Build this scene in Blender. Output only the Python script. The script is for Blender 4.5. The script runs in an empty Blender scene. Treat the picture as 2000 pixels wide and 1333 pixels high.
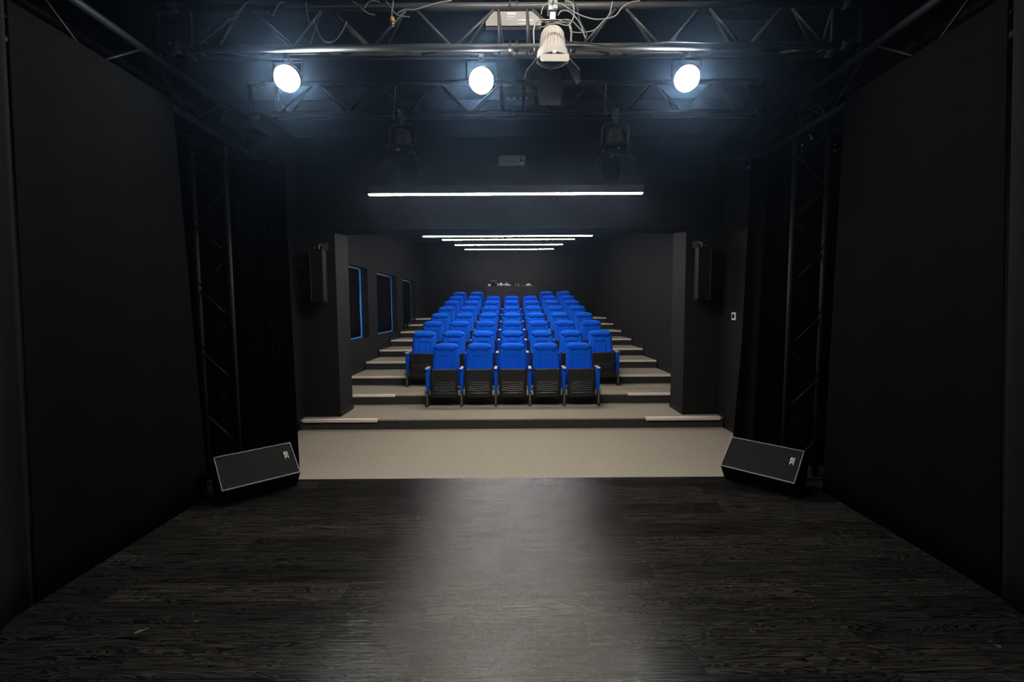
import bpy, math, random
from mathutils import Vector, Matrix
C = bpy.context.scene
COL = C.collection
random.seed(7)

# ------------------------------------------------------------------ camera, world, exposure
EYE = 1.593
PIT, ROL, YAW, FPX = .07441, .00597, .00179, 889.
cam_d = bpy.data.cameras.new('camera'); cam = bpy.data.objects.new('camera', cam_d); COL.objects.link(cam)
cam_d.sensor_width = 36; cam_d.lens = FPX / 2000 * 36; cam_d.clip_start = .05; cam_d.clip_end = 100
cp, sp, cr, sr, cy, sy = math.cos(PIT), math.sin(PIT), math.cos(ROL), math.sin(ROL), math.cos(YAW), math.sin(YAW)
U = Vector((cy, -sy, 0)); F = Vector((sy * cp, cy * cp, -sp)); V = -U.cross(F)        # right, forward, down
R_ = cr * U + sr * V; UP = -(-sr * U + cr * V)
cam.matrix_world = Matrix(((R_.x, UP.x, -F.x, 0), (R_.y, UP.y, -F.y, 0), (R_.z, UP.z, -F.z, EYE), (0, 0, 0, 1)))
C.camera = cam

C.view_settings.view_transform = 'Standard'; C.view_settings.look = 'None'
C.view_settings.exposure = 0.0; C.view_settings.gamma = 1.0; C.view_settings.use_curve_mapping = False
try:
    C.cycles.use_denoising = True
    C.cycles.max_bounces = 6; C.cycles.volume_bounces = 0
    C.cycles.sample_clamp_indirect = 4
except Exception: pass

LUM = 147.0          # radiance of the linear luminaires
PAR = 700.0         # radiance of the stage lamps' lenses
HAZE = 0.0019

w = bpy.data.worlds.new('world'); C.world = w; w.use_nodes = True
nt = w.node_tree; nt.nodes.clear()
wo = nt.nodes.new('ShaderNodeOutputWorld'); bg = nt.nodes.new('ShaderNodeBackground')
tc = nt.nodes.new('ShaderNodeTexCoord'); sx = nt.nodes.new('ShaderNodeSeparateXYZ'); rp = nt.nodes.new('ShaderNodeValToRGB')
rp.color_ramp.elements[0].position = .0; rp.color_ramp.elements[0].color = (.42, .48, .54, 1)      # bright street
rp.color_ramp.elements[1].position = .04; rp.color_ramp.elements[1].color = (.25, .48, .85, 1)      # blue sky
nt.links.new(tc.outputs['Generated'], sx.inputs[0]); nt.links.new(sx.outputs[2], rp.inputs[0])
nt.links.new(rp.outputs[0], bg.inputs[0]); bg.inputs[1].default_value = 2.1; nt.links.new(bg.outputs[0], wo.inputs[0])


# ------------------------------------------------------------------ helpers
def ray(px, py):
    a, b = px - 1000, py - 666.5
    return (F + R_ * (a / FPX) - UP * (b / FPX))
def atY(px, py, Y):
    r = ray(px, py); return Vector((0, 0, EYE)) + r * (Y / r.y)


class MB:
    def __init__(s): s.v = []; s.f = []
    def add(s, vs, fs):
        n = len(s.v); s.v += [tuple(v) for v in vs]; s.f += [tuple(i + n for i in f) for f in fs]; return s
    def box(s, x0, x1, y0, y1, z0, z1, m=None):
        vs = [Vector((x, y, z)) for x in (x0, x1) for y in (y0, y1) for z in (z0, z1)]
        if m is not None: vs = [m @ v for v in vs]
        return s.add(vs, [(0, 1, 3, 2), (4, 6, 7, 5), (0, 4, 5, 1), (2, 3, 7, 6), (0, 2, 6, 4), (1, 5, 7, 3)])
    def prism(s, poly, axis, a, b, m=None):
        """poly in the plane perpendicular to axis ('x': (y,z), 'y': (x,z), 'z': (x,y))"""
        def P(p, t):
            v = {'x': (t, p[0], p[1]), 'y': (p[0], t, p[1]), 'z': (p[0], p[1], t)}[axis]
            v = Vector(v); return m @ v if m is not None else v
        n = len(poly)
        vs = [P(p, a) for p in poly] + [P(p, b) for p in poly]
        return s.add(vs, [tuple(range(n)), tuple(reversed(range(n, 2 * n)))] + [(i, n + i, n + (i + 1) % n, (i + 1) % n) for i in range(n)])
    def tube(s, p, q, r, n=12, r2=None, cap=True):
        p, q = Vector(p), Vector(q); r2 = r if r2 is None else r2
        d = (q - p).normalized(); u = d.orthogonal().normalized(); w_ = d.cross(u)
        vs = [p + (u * math.cos(2 * math.pi * i / n) + w_ * math.sin(2 * math.pi * i / n)) * r for i in range(n)]
        vs += [q + (u * math.cos(2 * math.pi * i / n) + w_ * math.sin(2 * math.pi * i / n)) * r2 for i in range(n)]
        fs = [(i, (i + 1) % n, n + (i + 1) % n, n + i) for i in range(n)]
        if cap: fs += [tuple(reversed(range(n))), tuple(range(n, 2 * n))]
        return s.add(vs, fs)
    def path(s, pts, r, n=8):
        pts = [Vector(p) for p in pts]; rings = []
        u = None
        for i, p in enumerate(pts):
            d = (pts[min(i + 1, len(pts) - 1)] - pts[max(i - 1, 0)]).normalized()
            u = d.orthogonal().normalized() if u is None else (u - d * u.dot(d)).normalized()
            w_ = d.cross(u)
            rings.append([p + (u * math.cos(2 * math.pi * k / n) + w_ * math.sin(2 * math.pi * k / n)) * r for k in range(n)])
        vs = [v for rg in rings for v in rg]; fs = []
        for i in range(len(rings) - 1):
            for k in range(n): fs.append((i * n + k, i * n + (k + 1) % n, (i + 1) * n + (k + 1) % n, (i + 1) * n + k))
        fs += [tuple(reversed(range(n))), tuple(range((len(rings) - 1) * n, len(rings) * n))]
        return s.add(vs, fs)
    def lathe(s, prof, n=24, m=None, ribs=0, amp=0.):
        """prof: list of (r, z)"""
        vs = []
        for k, (r, z) in enumerate(prof):
            for i in range(n):
                a = 2 * math.pi * i / n; rr = r * (1 + (amp if ribs and i % 2 else 0))
                v = Vector((rr * math.cos(a), rr * math.sin(a), z)); vs.append(m @ v if m is not None else v)
        fs = [(k * n + i, k * n + (i + 1) % n, (k + 1) * n + (i + 1) % n, (k + 1) * n + i) for k in range(len(prof) - 1) for i in range(n)]
        if prof[0][0] > 1e-6: fs.append(tuple(reversed(range(n))))
        if prof[-1][0] > 1e-6: fs.append(tuple(range((len(prof) - 1) * n, len(prof) * n)))
        return s.add(vs, fs)
    def build(s, name, mat, parent=None, smooth=False, bevel=0, solid=0):
        me = bpy.data.meshes.new(name); me.from_pydata(s.v, [], s.f); me.validate()
        if smooth:
            for p in me.polygons: p.use_smooth = True
        me.materials.append(mat)
        o = bpy.data.objects.new(name, me); COL.objects.link(o)
        if parent is not None: o.parent = parent
        if solid:
            md = o.modifiers.new('solid', 'SOLIDIFY'); md.thickness = solid; md.offset = 0
        if bevel:
            md = o.modifiers.new('bevel', 'BEVEL'); md.width = bevel; md.segments = 2; md.limit_method = 'ANGLE'
        return o

def smooth_path(pts, k=8):
    pts = [Vector(p) for p in pts]; out = []
    for i in range(len(pts) - 1):
        p0, p1, p2, p3 = pts[max(i - 1, 0)], pts[i], pts[i + 1], pts[min(i + 2, len(pts) - 1)]
        for j in range(k):
            t = j / k
            out.append(.5 * (2 * p1 + (p2 - p0) * t + (2 * p0 - 5 * p1 + 4 * p2 - p3) * t * t + (3 * p1 - p0 - 3 * p2 + p3) * t ** 3))
    return out + [pts[-1]]

def tag(o, label, cat, group=None, kind=None):
    if label: o['label'] = label
    if cat: o['category'] = cat
    if group: o['group'] = group
    if kind: o['kind'] = kind
    return o
def empty(name, loc=(0, 0, 0), rz=0):
    o = bpy.data.objects.new(name, None); COL.objects.link(o); o.location = loc; o.rotation_euler = (0, 0, rz); o.empty_display_size = .1
    return o
def struct(mb, name, mat, label=None, **k):
    o = mb.build(name, mat, **k); o['kind'] = 'structure'
    if label: o['label'] = label
    return o
def copy_tree(o, parent=None):
    c = o.copy(); COL.objects.link(c); c.parent = parent
    for ch in [x for x in bpy.data.objects if x.parent == o]:
        copy_tree(ch, c)
    return c

def material(name, col, rough=.6, metal=0., spec=.5, bump=0., bscale=60., var=0., vscale=20., emit=None, estr=0., stretch=None, sheen=0.):
    m = bpy.data.materials.new(name); m.use_nodes = True; t = m.node_tree; b = t.nodes['Principled BSDF']
    b.inputs['Base Color'].default_value = (*col, 1); b.inputs['Roughness'].default_value = rough
    b.inputs['Metallic'].default_value = metal; b.inputs['Specular IOR Level'].default_value = spec
    if sheen: b.inputs['Sheen Weight'].default_value = sheen; b.inputs['Sheen Roughness'].default_value = .5
    if emit: b.inputs['Emission Color'].default_value = (*emit, 1); b.inputs['Emission Strength'].default_value = estr
    if bump or var:
        co = t.nodes.new('ShaderNodeTexCoord'); mp = t.nodes.new('ShaderNodeMapping')
        if stretch: mp.inputs['Scale'].default_value = stretch
        t.links.new(co.outputs['Object'], mp.inputs[0])
    if var:
        n = t.nodes.new('ShaderNodeTexNoise'); n.inputs['Scale'].default_value = vscale; n.inputs['Detail'].default_value = 5
        r = t.nodes.new('ShaderNodeValToRGB'); r.color_ramp.elements[0].position = .3; r.color_ramp.elements[1].position = .7
        r.color_ramp.elements[0].color = (*[c * (1 - var) for c in col], 1); r.color_ramp.elements[1].color = (*[min(1, c * (1 + var)) for c in col], 1)
        t.links.new(mp.outputs[0], n.inputs[0]); t.links.new(n.outputs[0], r.inputs[0]); t.links.new(r.outputs[0], b.inputs['Base Color'])
    if bump:
        n = t.nodes.new('ShaderNodeTexNoise'); n.inputs['Scale'].default_value = bscale; n.inputs['Detail'].default_value = 3
        bp = t.nodes.new('ShaderNodeBump'); bp.inputs['Strength'].default_value = bump; bp.inputs['Distance'].default_value = .01
        t.links.new(mp.outputs[0], n.inputs[0]); t.links.new(n.outputs[0], bp.inputs['Height']); t.links.new(bp.outputs[0], b.inputs['Normal'])
    return m

M = {}
M['wall'] = material('black_wall_paint', (.0118, .0110, .0108), .7, spec=.10, bump=.15, bscale=40, var=.12, vscale=3)
M['ceil'] = material('black_ceiling_paint', (.009, .010, .012), .75, spec=.1, bump=.1, bscale=30)
M['skirt'] = material('black_skirting', (.010, .010, .011), .5, spec=.2)
M['carpet'] = material('grey_beige_carpet', (.265, .238, .194), .95, spec=.1, bump=.8, bscale=200, var=.38, vscale=75)
M['riser'] = material('dark_grey_carpet', (.042, .041, .038), .95, spec=.1, bump=.6, bscale=200, var=.3, vscale=75)
M['nosing'] = material('anodised_nosing', (.86, .76, .70), .45, metal=.15, var=.06, vscale=8)
M['curtain'] = material('black_stage_cloth', (.0020, .0020, .0020), .92, spec=.03, bump=.3, bscale=350)
M['truss'] = material('black_tube_lit', (.070, .068, .066), .36, spec=.5, bump=.03, bscale=80)  # same black truss, brightened: the light it catches is put into the colour
M['tower'] = material('black_tube_shaded', (.010, .010, .011), .55, spec=.11, bump=.03, bscale=80)  # darker, duller copy of the truss black: weaker light put into the colour
M['dimtruss'] = material('black_tube_dim', (.022, .022, .024), .45, spec=.25, bump=.03, bscale=80)  # in-between copy of the truss black for the less lit rear truss
M['drape'] = material('black_gathered_drape', (.0045, .0044, .0044), .9, spec=.05, bump=.3, bscale=350)
M['bolt'] = material('zinc_bolt', (.75, .75, .78), .25, metal=1.)
M['blue'] = material('blue_seat_fabric', (.002, .085, .60), .9, spec=.10, bump=.25, bscale=420, var=.10, vscale=90)
M['shell'] = material('black_seat_plastic', (.012, .012, .012), .42, spec=.4, bump=.05, bscale=200)
M['seatmetal'] = material('black_seat_metal', (.010, .010, .012), .45)
M['arm'] = material('light_armrest_cap', (.30, .265, .21), .5)
M['grey'] = material('grey_bracket', (.16, .16, .16), .45, metal=.4)
M['cab'] = material('black_speaker_cabinet', (.005, .005, .005), .6, spec=.10, bump=.1, bscale=150)
M['grille'] = material('perforated_black_grille', (.0028, .0026, .0024), .40, spec=.13, bump=.5, bscale=600)
M['edge'] = material('lit_speaker_edge', (.045, .043, .04), .45)  # light caught on the speaker edges, put into a paler colour
M['white'] = material('white_print', (.8, .8, .78), .5)
M['cream'] = material('cream_lamp_paint', (.46, .43, .39), .5, spec=.3, var=.05, vscale=10)
M['lampblk'] = material('black_lamp_paint', (.018, .018, .019), .40, spec=.5)
M['cable'] = material('grey_rubber_cable', (.22, .22, .21), .5)
M['blkcable'] = material('black_rubber_cable', (.02, .02, .02), .45)
M['orange'] = material('orange_band', (.85, .38, .08), .5)
M['pack'] = material('pale_grey_metal_case', (.42, .41, .38), .5, var=.05, vscale=15)
M['packd'] = material('dark_grey_metal_case', (.07, .075, .08), .45)
M['housing'] = material('black_luminaire_housing', (.022, .021, .021), .5, var=.05)
M['steel'] = material('brushed_steel', (.6, .6, .6), .3, metal=1.)
M['blind'] = material('black_blind_fabric', (.0025, .003, .005), .95, spec=.04)
M['frame'] = material('black_window_frame', (.01, .012, .016), .5)
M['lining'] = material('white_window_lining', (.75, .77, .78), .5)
M['reveal'] = material('daylight_blue_reveal', (.06, .32, .74), .6, spec=.2)  # blue of the leaking daylight put into the jamb and sill colour
M['desk'] = material('dark_grey_desk_laminate', (.016, .0155, .0165), .6, spec=.2, var=.08, vscale=5)
M['brown'] = material('brown_leather', (.22, .075, .035), .5)
M['lens'] = material('lit_lens', (.9, .9, .9), .3, emit=(.90, .96, 1.0), estr=PAR)
M['opal'] = material('lit_opal_diffuser', (.9, .9, .9), .5, emit=(1.0, .935, .85), estr=LUM)
M['opals'] = material('lit_opal_diffuser_dimmed', (.9, .9, .9), .5, emit=(1.0, .93, .84), estr=LUM * .62)
M['opal0'] = material('lit_opal_diffuser_front', (.9, .9, .9), .5, emit=(1.0, .935, .85), estr=LUM * 1.5)
M['opalv'] = material('lit_opal_diffuser_violet', (.9, .9, .9), .5, emit=(.80, .76, 1.0), estr=LUM * .7)
gl = bpy.data.materials.new('window_glass'); gl.use_nodes = True; b = gl.node_tree.nodes['Principled BSDF']
b.inputs['Base Color'].default_value = (.85, .93, 1, 1); b.inputs['Transmission Weight'].default_value = 1; b.inputs['Roughness'].default_value = .05; b.inputs['IOR'].default_value = 1.02
M['glass'] = gl

def floor_material():
    m = bpy.data.materials.new('charcoal_oak_planks'); m.use_nodes = True; t = m.node_tree; L = t.links; N = t.nodes
    b = N['Principled BSDF']; co = N.new('ShaderNodeTexCoord')
    mp = N.new('ShaderNodeMapping'); mp.inputs['Location'].default_value = (.46, .036, 0); L.new(co.outputs['Object'], mp.inputs[0])
    br = N.new('ShaderNodeTexBrick'); br.inputs['Scale'].default_value = 1; br.inputs['Brick Width'].default_value = 1.30; br.inputs['Row Height'].default_value = .172
    br.inputs['Mortar Size'].default_value = .0016; br.inputs['Mortar Smooth'].default_value = .3; br.inputs['Bias'].default_value = 0
    br.offset = .37; br.offset_frequency = 2; br.squash = 1
    br.inputs['Color1'].default_value = (0, 0, 0, 1); br.inputs['Color2'].default_value = (1, 1, 1, 1); br.inputs['Mortar'].default_value = (.5, .5, .5, 1)
    L.new(mp.outputs[0], br.inputs[0])
    # every plank shifts the grain
    sep = N.new('ShaderNodeSeparateColor'); L.new(br.outputs['Color'], sep.inputs[0])
    cmb = N.new('ShaderNodeCombineXYZ'); mul = N.new('ShaderNodeMath'); mul.operation = 'MULTIPLY'; mul.inputs[1].default_value = 37.
    L.new(sep.outputs[0], mul.inputs[0]); L.new(mul.outputs[0], cmb.inputs[2]); L.new(mul.outputs[0], cmb.inputs[0])
    add = N.new('ShaderNodeVectorMath'); add.operation = 'ADD'; L.new(mp.outputs[0], add.inputs[0]); L.new(cmb.outputs[0], add.inputs[1])
    sc = N.new('ShaderNodeMapping'); sc.inputs['Scale'].default_value = (1.2, 8, 1); L.new(add.outputs[0], sc.inputs[0])
    wv = N.new('ShaderNodeTexNoise'); wv.inputs['Scale'].default_value = 1.3; wv.inputs['Detail'].default_value = 2; wv.inputs['Distortion'].default_value = .7
    L.new(sc.outputs[0], wv.inputs[0])
    # cathedral grain: contour lines of the low noise
    m1 = N.new('ShaderNodeMath'); m1.operation = 'MULTIPLY'; m1.inputs[1].default_value = 22.; L.new(wv.outputs[0], m1.inputs[0])
    m2 = N.new('ShaderNodeMath'); m2.operation = 'FRACT'; L.new(m1.outputs[0], m2.inputs[0])
    g2 = N.new('ShaderNodeMapping'); g2.inputs['Scale'].default_value = (4, 90, 1); L.new(add.outputs[0], g2.inputs[0])
    fine = N.new('ShaderNodeTexNoise'); fine.inputs['Scale'].default_value = 1.; fine.inputs['Detail'].default_value = 6; L.new(g2.outputs[0], fine.inputs[0])
    mx = N.new('ShaderNodeMath'); mx.operation = 'MULTIPLY_ADD'; mx.inputs[1].default_value = .42; L.new(m2.outputs[0], mx.inputs[0]); L.new(fine.outputs[0], mx.inputs[2])
    rp = N.new('ShaderNodeValToRGB'); e = rp.color_ramp.elements
    e[0].position = .50; e[0].color = (.0022, .0020, .0019, 1); e[1].position = 1.0; e[1].color = (.025, .022, .019, 1)
    L.new(mx.outputs[0], rp.inputs[0])
    # per-plank tone
    tn = N.new('ShaderNodeMix'); tn.data_type = 'RGBA'; tn.blend_type = 'MULTIPLY'; tn.inputs[0].default_value = 1
    tr = N.new('ShaderNodeMapRange'); tr.inputs[3].default_value = .55; tr.inputs[4].default_value = 1.25; L.new(sep.outputs[0], tr.inputs[0])
    L.new(rp.outputs[0], tn.inputs['A']); L.new(tr.outputs[0], tn.inputs['B'])
    # paint specks and scuffs
    vo = N.new('ShaderNodeTexNoise'); vo.inputs['Scale'].default_value = 9.; vo.inputs['Detail'].default_value = 8; L.new(mp.outputs[0], vo.inputs[0])
    vr = N.new('ShaderNodeValToRGB'); vr.color_ramp.elements[0].position = .70; vr.color_ramp.elements[1].position = .78
    vr.color_ramp.elements[0].color = (0, 0, 0, 1); vr.color_ramp.elements[1].color = (1, 1, 1, 1); L.new(vo.outputs[0], vr.inputs[0])
    ms = N.new('ShaderNodeMix'); ms.data_type = 'RGBA'; L.new(vr.outputs[0], ms.inputs[0]); L.new(tn.outputs['Result'], ms.inputs['A']); ms.inputs['B'].default_value = (.10, .10, .09, 1)
    # seams
    md = N.new('ShaderNodeMix'); md.data_type = 'RGBA'; L.new(br.outputs['Fac'], md.inputs[0]); L.new(ms.outputs['Result'], md.inputs['A']); md.inputs['B'].default_value = (.002, .002, .002, 1)
    L.new(md.outputs['Result'], b.inputs['Base Color'])
    rr = N.new('ShaderNodeMapRange'); rr.inputs[1].default_value = .3; rr.inputs[2].default_value = 1.; rr.inputs[3].default_value = .19; rr.inputs[4].default_value = .25
    L.new(mx.outputs[0], rr.inputs[0]); L.new(rr.outputs[0], b.inputs['Roughness'])
    sb = N.new('ShaderNodeMath'); sb.operation = 'MULTIPLY_ADD'; sb.inputs[1].default_value = -3.; L.new(br.outputs['Fac'], sb.inputs[0]); L.new(mx.outputs[0], sb.inputs[2])
    bp0 = N.new('ShaderNodeBump'); bp0.inputs['Strength'].default_value = .07; bp0.inputs['Distance'].default_value = .002
    L.new(sb.outputs[0], bp0.inputs['Height'])
    # brushed grain: fine grooves running along the planks
    g3 = N.new('ShaderNodeMapping'); g3.inputs['Scale'].default_value = (1.5, 330, 1); L.new(mp.outputs[0], g3.inputs[0])
    gn = N.new('ShaderNodeTexNoise'); gn.inputs['Scale'].default_value = 1.; gn.inputs['Detail'].default_value = 2; L.new(g3.outputs[0], gn.inputs[0])
    bp = N.new('ShaderNodeBump'); bp.inputs['Strength'].default_value = .95; bp.inputs['Distance'].default_value = .0012
    L.new(gn.outputs[0], bp.inputs['Height']); L.new(bp0.outputs[0], bp.inputs['Normal']); L.new(bp.outputs[0], b.inputs['Normal'])
    b.inputs['Specular IOR Level'].default_value = .22; b.inputs['Specular Tint'].default_value = (1, .94, .86, 1)
    return m
M['planks'] = floor_material()

# ------------------------------------------------------------------ the room
HW = 3.04                    # half width of the auditorium
PITZ = -.146                 # carpet in front of the stage
N0, DY, DZ = 6.408, 1.004, .155
NT = 9
BACK = 16.3
CEIL = 3.985                 # ceiling over the stage
tier = lambda k: (N0 + DY * (k - 1), DZ * (k - 1))      # front edge and height of tier k (1..9)

m = MB(); m.box(-3.6, 3.6, -2.2, 4.148, -.12, 0); m.box(-3.6, -2.17, 4.148, 4.44, -.12, 0); m.box(2.20, 3.6, 4.148, 4.44, -.12, 0)
struct(m, 'floor', M['planks'], 'stage floor of dark weathered oak planks')
m = MB(); m.box(-3.6, 3.6, 4.0, N0 + .3, PITZ - .1, PITZ)
struct(m, 'floor', M['carpet'], 'grey beige carpet between the stage and the first step')
m = MB()
for k in range(1, NT + 1):
    y, z = tier(k); y1 = tier(k + 1)[0] if k < NT else BACK
    m.box(-HW - .1, HW + .1, y, y1 + (.02 if k < NT else 0), z - .02, z)
struct(m, 'floor', M['carpet'], 'carpeted treads of the seating tiers')
m = MB()
for k in range(1, NT + 1):
    y, z = tier(k); m.box(-HW - .1, HW + .1, y + .006, y + .06, (PITZ if k == 1 else z - DZ) , z - .021)
struct(m, 'trim_1', M['riser'], 'darker carpeted risers of the seating tiers')

# side walls; the left one has three window openings
WIN = [(7.95, 9.74), (10.40, 12.22), (12.86, 14.55)]
WZ0, WZ1 = EYE - .625, EYE + .83
def wall_with_openings(x0, x1, opens, ya, yb, za, zb):
    m = MB(); ys = ya
    for a, b_ in opens:
        m.box(x0, x1, ys, a, za, zb); m.box(x0, x1, a, b_, za, WZ0); m.box(x0, x1, a, b_, WZ1, zb); ys = b_
    m.box(x0, x1, ys, yb, za, zb); return m
struct(wall_with_openings(-HW - .25, -HW, WIN, 4.5, BACK, -.3, 4.1), 'wall_left', M['wall'], 'black auditorium wall with three blacked out windows')
m = MB(); m.box(HW, HW + .25, 4.5, BACK, -.3, 4.1); struct(m, 'wall_right', M['wall'], 'plain black auditorium wall')
m = MB(); m.box(-HW - .25, HW + .25, BACK, BACK + .2, -.3, 4.6); struct(m, 'wall_back', M['wall'], 'black rear wall behind the control desk')
m = MB(); m.box(-3.8, -3.6, -2.4, 4.7, -.3, 4.2); struct(m, 'wall_stage_left', M['wall'])
m = MB(); m.box(3.6, 3.8, -2.4, 4.7, -.3, 4.2); struct(m, 'wall_stage_right', M['wall'])
m = MB(); m.box(-3.8, 3.8, -2.4, -2.2, -.3, 4.2); struct(m, 'wall_stage_back', M['wall'])
for s in (-1, 1):
    m = MB(); m.box(*sorted((s * HW, s * 3.8)), 4.5, 4.7, -.3, 4.2); struct(m, 'wall_proscenium', M['wall'])
m = MB(); m.box(-3.8, 3.8, -2.4, 6.62, CEIL, CEIL + .2); struct(m, 'ceiling', M['ceil'], 'black ceiling over the stage')
m = MB(); m.prism([(7.0, EYE + 1.40), (BACK + .1, EYE + 2.27), (BACK + .1, EYE + 2.5), (7.0, EYE + 1.63)], 'x', -HW - .2, HW + .2)
struct(m, 'ceiling', M['ceil'], 'black sloping ceiling over the seats')
m = MB(); m.box(-HW, HW, 6.6, 7.12, EYE + 1.12, CEIL + .2); struct(m, 'wall_bulkhead', M['ceil'], 'black bulkhead above the seating')
m = MB(); m.box(-HW, HW, 5.45, 5.6, CEIL - .16, CEIL); struct(m, 'trim_2', M['ceil'], 'black beam across the ceiling')
# pillars
for s, nm, lb in ((-1, 'wall_pillar_left', 'black square pillar left of the seats'), (1, 'wall_pillar_right', 'black square pillar right of the seats')):
    m = MB(); m.box(*sorted((s * HW, s * 2.515)), 6.605, 7.12, 0, EYE + 1.13); struct(m, nm, M['wall'], lb)
    m = MB(); m.box(*sorted((s * (HW - .001), s * 2.505)), 6.595, 7.13, 0, .075)
    struct(m, 'baseboard_pillar_' + ('left' if s < 0 else 'right'), M['skirt'])
# baseboards follow the tiers
for s, nm in ((-1, 'baseboard_left'), (1, 'baseboard_right')):
    m = MB(); a, b_ = sorted((s * HW, s * (HW - .014)))
    m.box(a, b_, 4.5, N0 - .001, PITZ, PITZ + .08); m.box(a, b_, N0 - .05, N0, PITZ, .08)
    for k in range(1, NT + 1):
        y, z = tier(k); y1 = tier(k + 1)[0] if k < NT else BACK
        if k == 1: m.box(a, b_, y, 6.6, z, z + .08); m.box(a, b_, 7.13, y1, z, z + .08); continue
        m.box(a, b_, y - .06, y, z - DZ, z + .08); m.box(a, b_, y, y1, z, z + .08)
    struct(m, nm, M['skirt'])
# windows
for n, (a, b_) in enumerate(WIN):
    f = empty('window_%d' % (n + 1), (0, 0, 0)); f['kind'] = 'structure'; f['label'] = 'window in the left wall behind a black blind'
    X = -HW - .25
    m = MB(); m.box(X, X + .04, a, a + .05, WZ0, WZ1); m.box(X, X + .04, b_ - .05, b_, WZ0, WZ1); m.box(X, X + .04, a, b_, WZ0, WZ0 + .05); m.box(X, X + .04, a, b_, WZ1 - .05, WZ1)
    m.build('window_frame', M['frame'], f)
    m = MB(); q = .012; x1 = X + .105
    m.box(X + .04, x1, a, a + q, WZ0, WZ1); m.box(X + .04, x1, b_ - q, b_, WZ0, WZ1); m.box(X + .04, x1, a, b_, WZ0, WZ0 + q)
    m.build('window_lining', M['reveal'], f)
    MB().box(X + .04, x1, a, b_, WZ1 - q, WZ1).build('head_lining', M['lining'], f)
    m = MB(); m.box(X + .015, X + .021, a + .05, b_ - .05, WZ0 + .05, WZ1 - .05); m.build('window_glass', M['glass'], f)
# blinds: cloth panels a little smaller than the openings, daylight leaks round them
for n, (a, b_) in enumerate(WIN):
    mb = MB(); X = -HW - .135; ny = 24
    gt, gs, gb = .045, (.14, .12, .08)[n], (.034 if n < 2 else .013)
    vs = []; fs = []
    for i in range(ny + 1):
        for j in range(9):
            y = a + .0 + (b_ - gs - a) * i / ny; z = WZ0 + gb + (WZ1 - gt - WZ0 - gb) * j / 8
            ww = .004 * math.sin(9 * y + n) + .003 * math.sin(23 * y)
            if i == ny: y += .012 * math.sin(3.2 * j / 8 * math.pi + n)
            vs.append((X + ww, y, z))
    for i in range(ny):
        for j in range(8): fs.append((i * 9 + j, (i + 1) * 9 + j, (i + 1) * 9 + j + 1, i * 9 + j + 1))
    mb.add(vs, fs)
    t = mb.build('blackout_blind', M['blind'], None, smooth=True, solid=.004)
    tag(t, ['black blackout blind in the left window nearest the pillar', 'black blackout blind in the middle window of the left wall', 'black blackout blind in the left window farthest back, the narrowest one'][n], 'blind', 'blackout blinds')

# step nosings
ordn = ['first', 'second', 'third', 'fourth', 'fifth', 'sixth', 'seventh', 'eighth', 'ninth']
for k in range(1, NT + 1):
    y, z = tier(k)
    for s in (-1, 1):
        xo = 2.985 if k == 1 else (2.50 if k == 2 else HW - .02)
        xi = 1.92 if k < 9 else 2.3
        if k == 2: xo = HW - .02
        mm = MB(); a, b_ = sorted((s * xi, s * xo))
        t_ = .034 if k == 1 else .026
        mm.prism([(y - .012, z - t_), (y - .012, z + .006), (y + .045, z + .006), (y + .045, z), (y, z), (y, z - t_)], 'x', a, b_)
        o = mm.build('stair_nosing', M['nosing'])
        tag(o, 'pale metal nosing on the %s step up, %s of the seats' % (ordn[k - 1], 'left' if s < 0 else 'right'), 'stair nosing', 'metal stair nosings')

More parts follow.
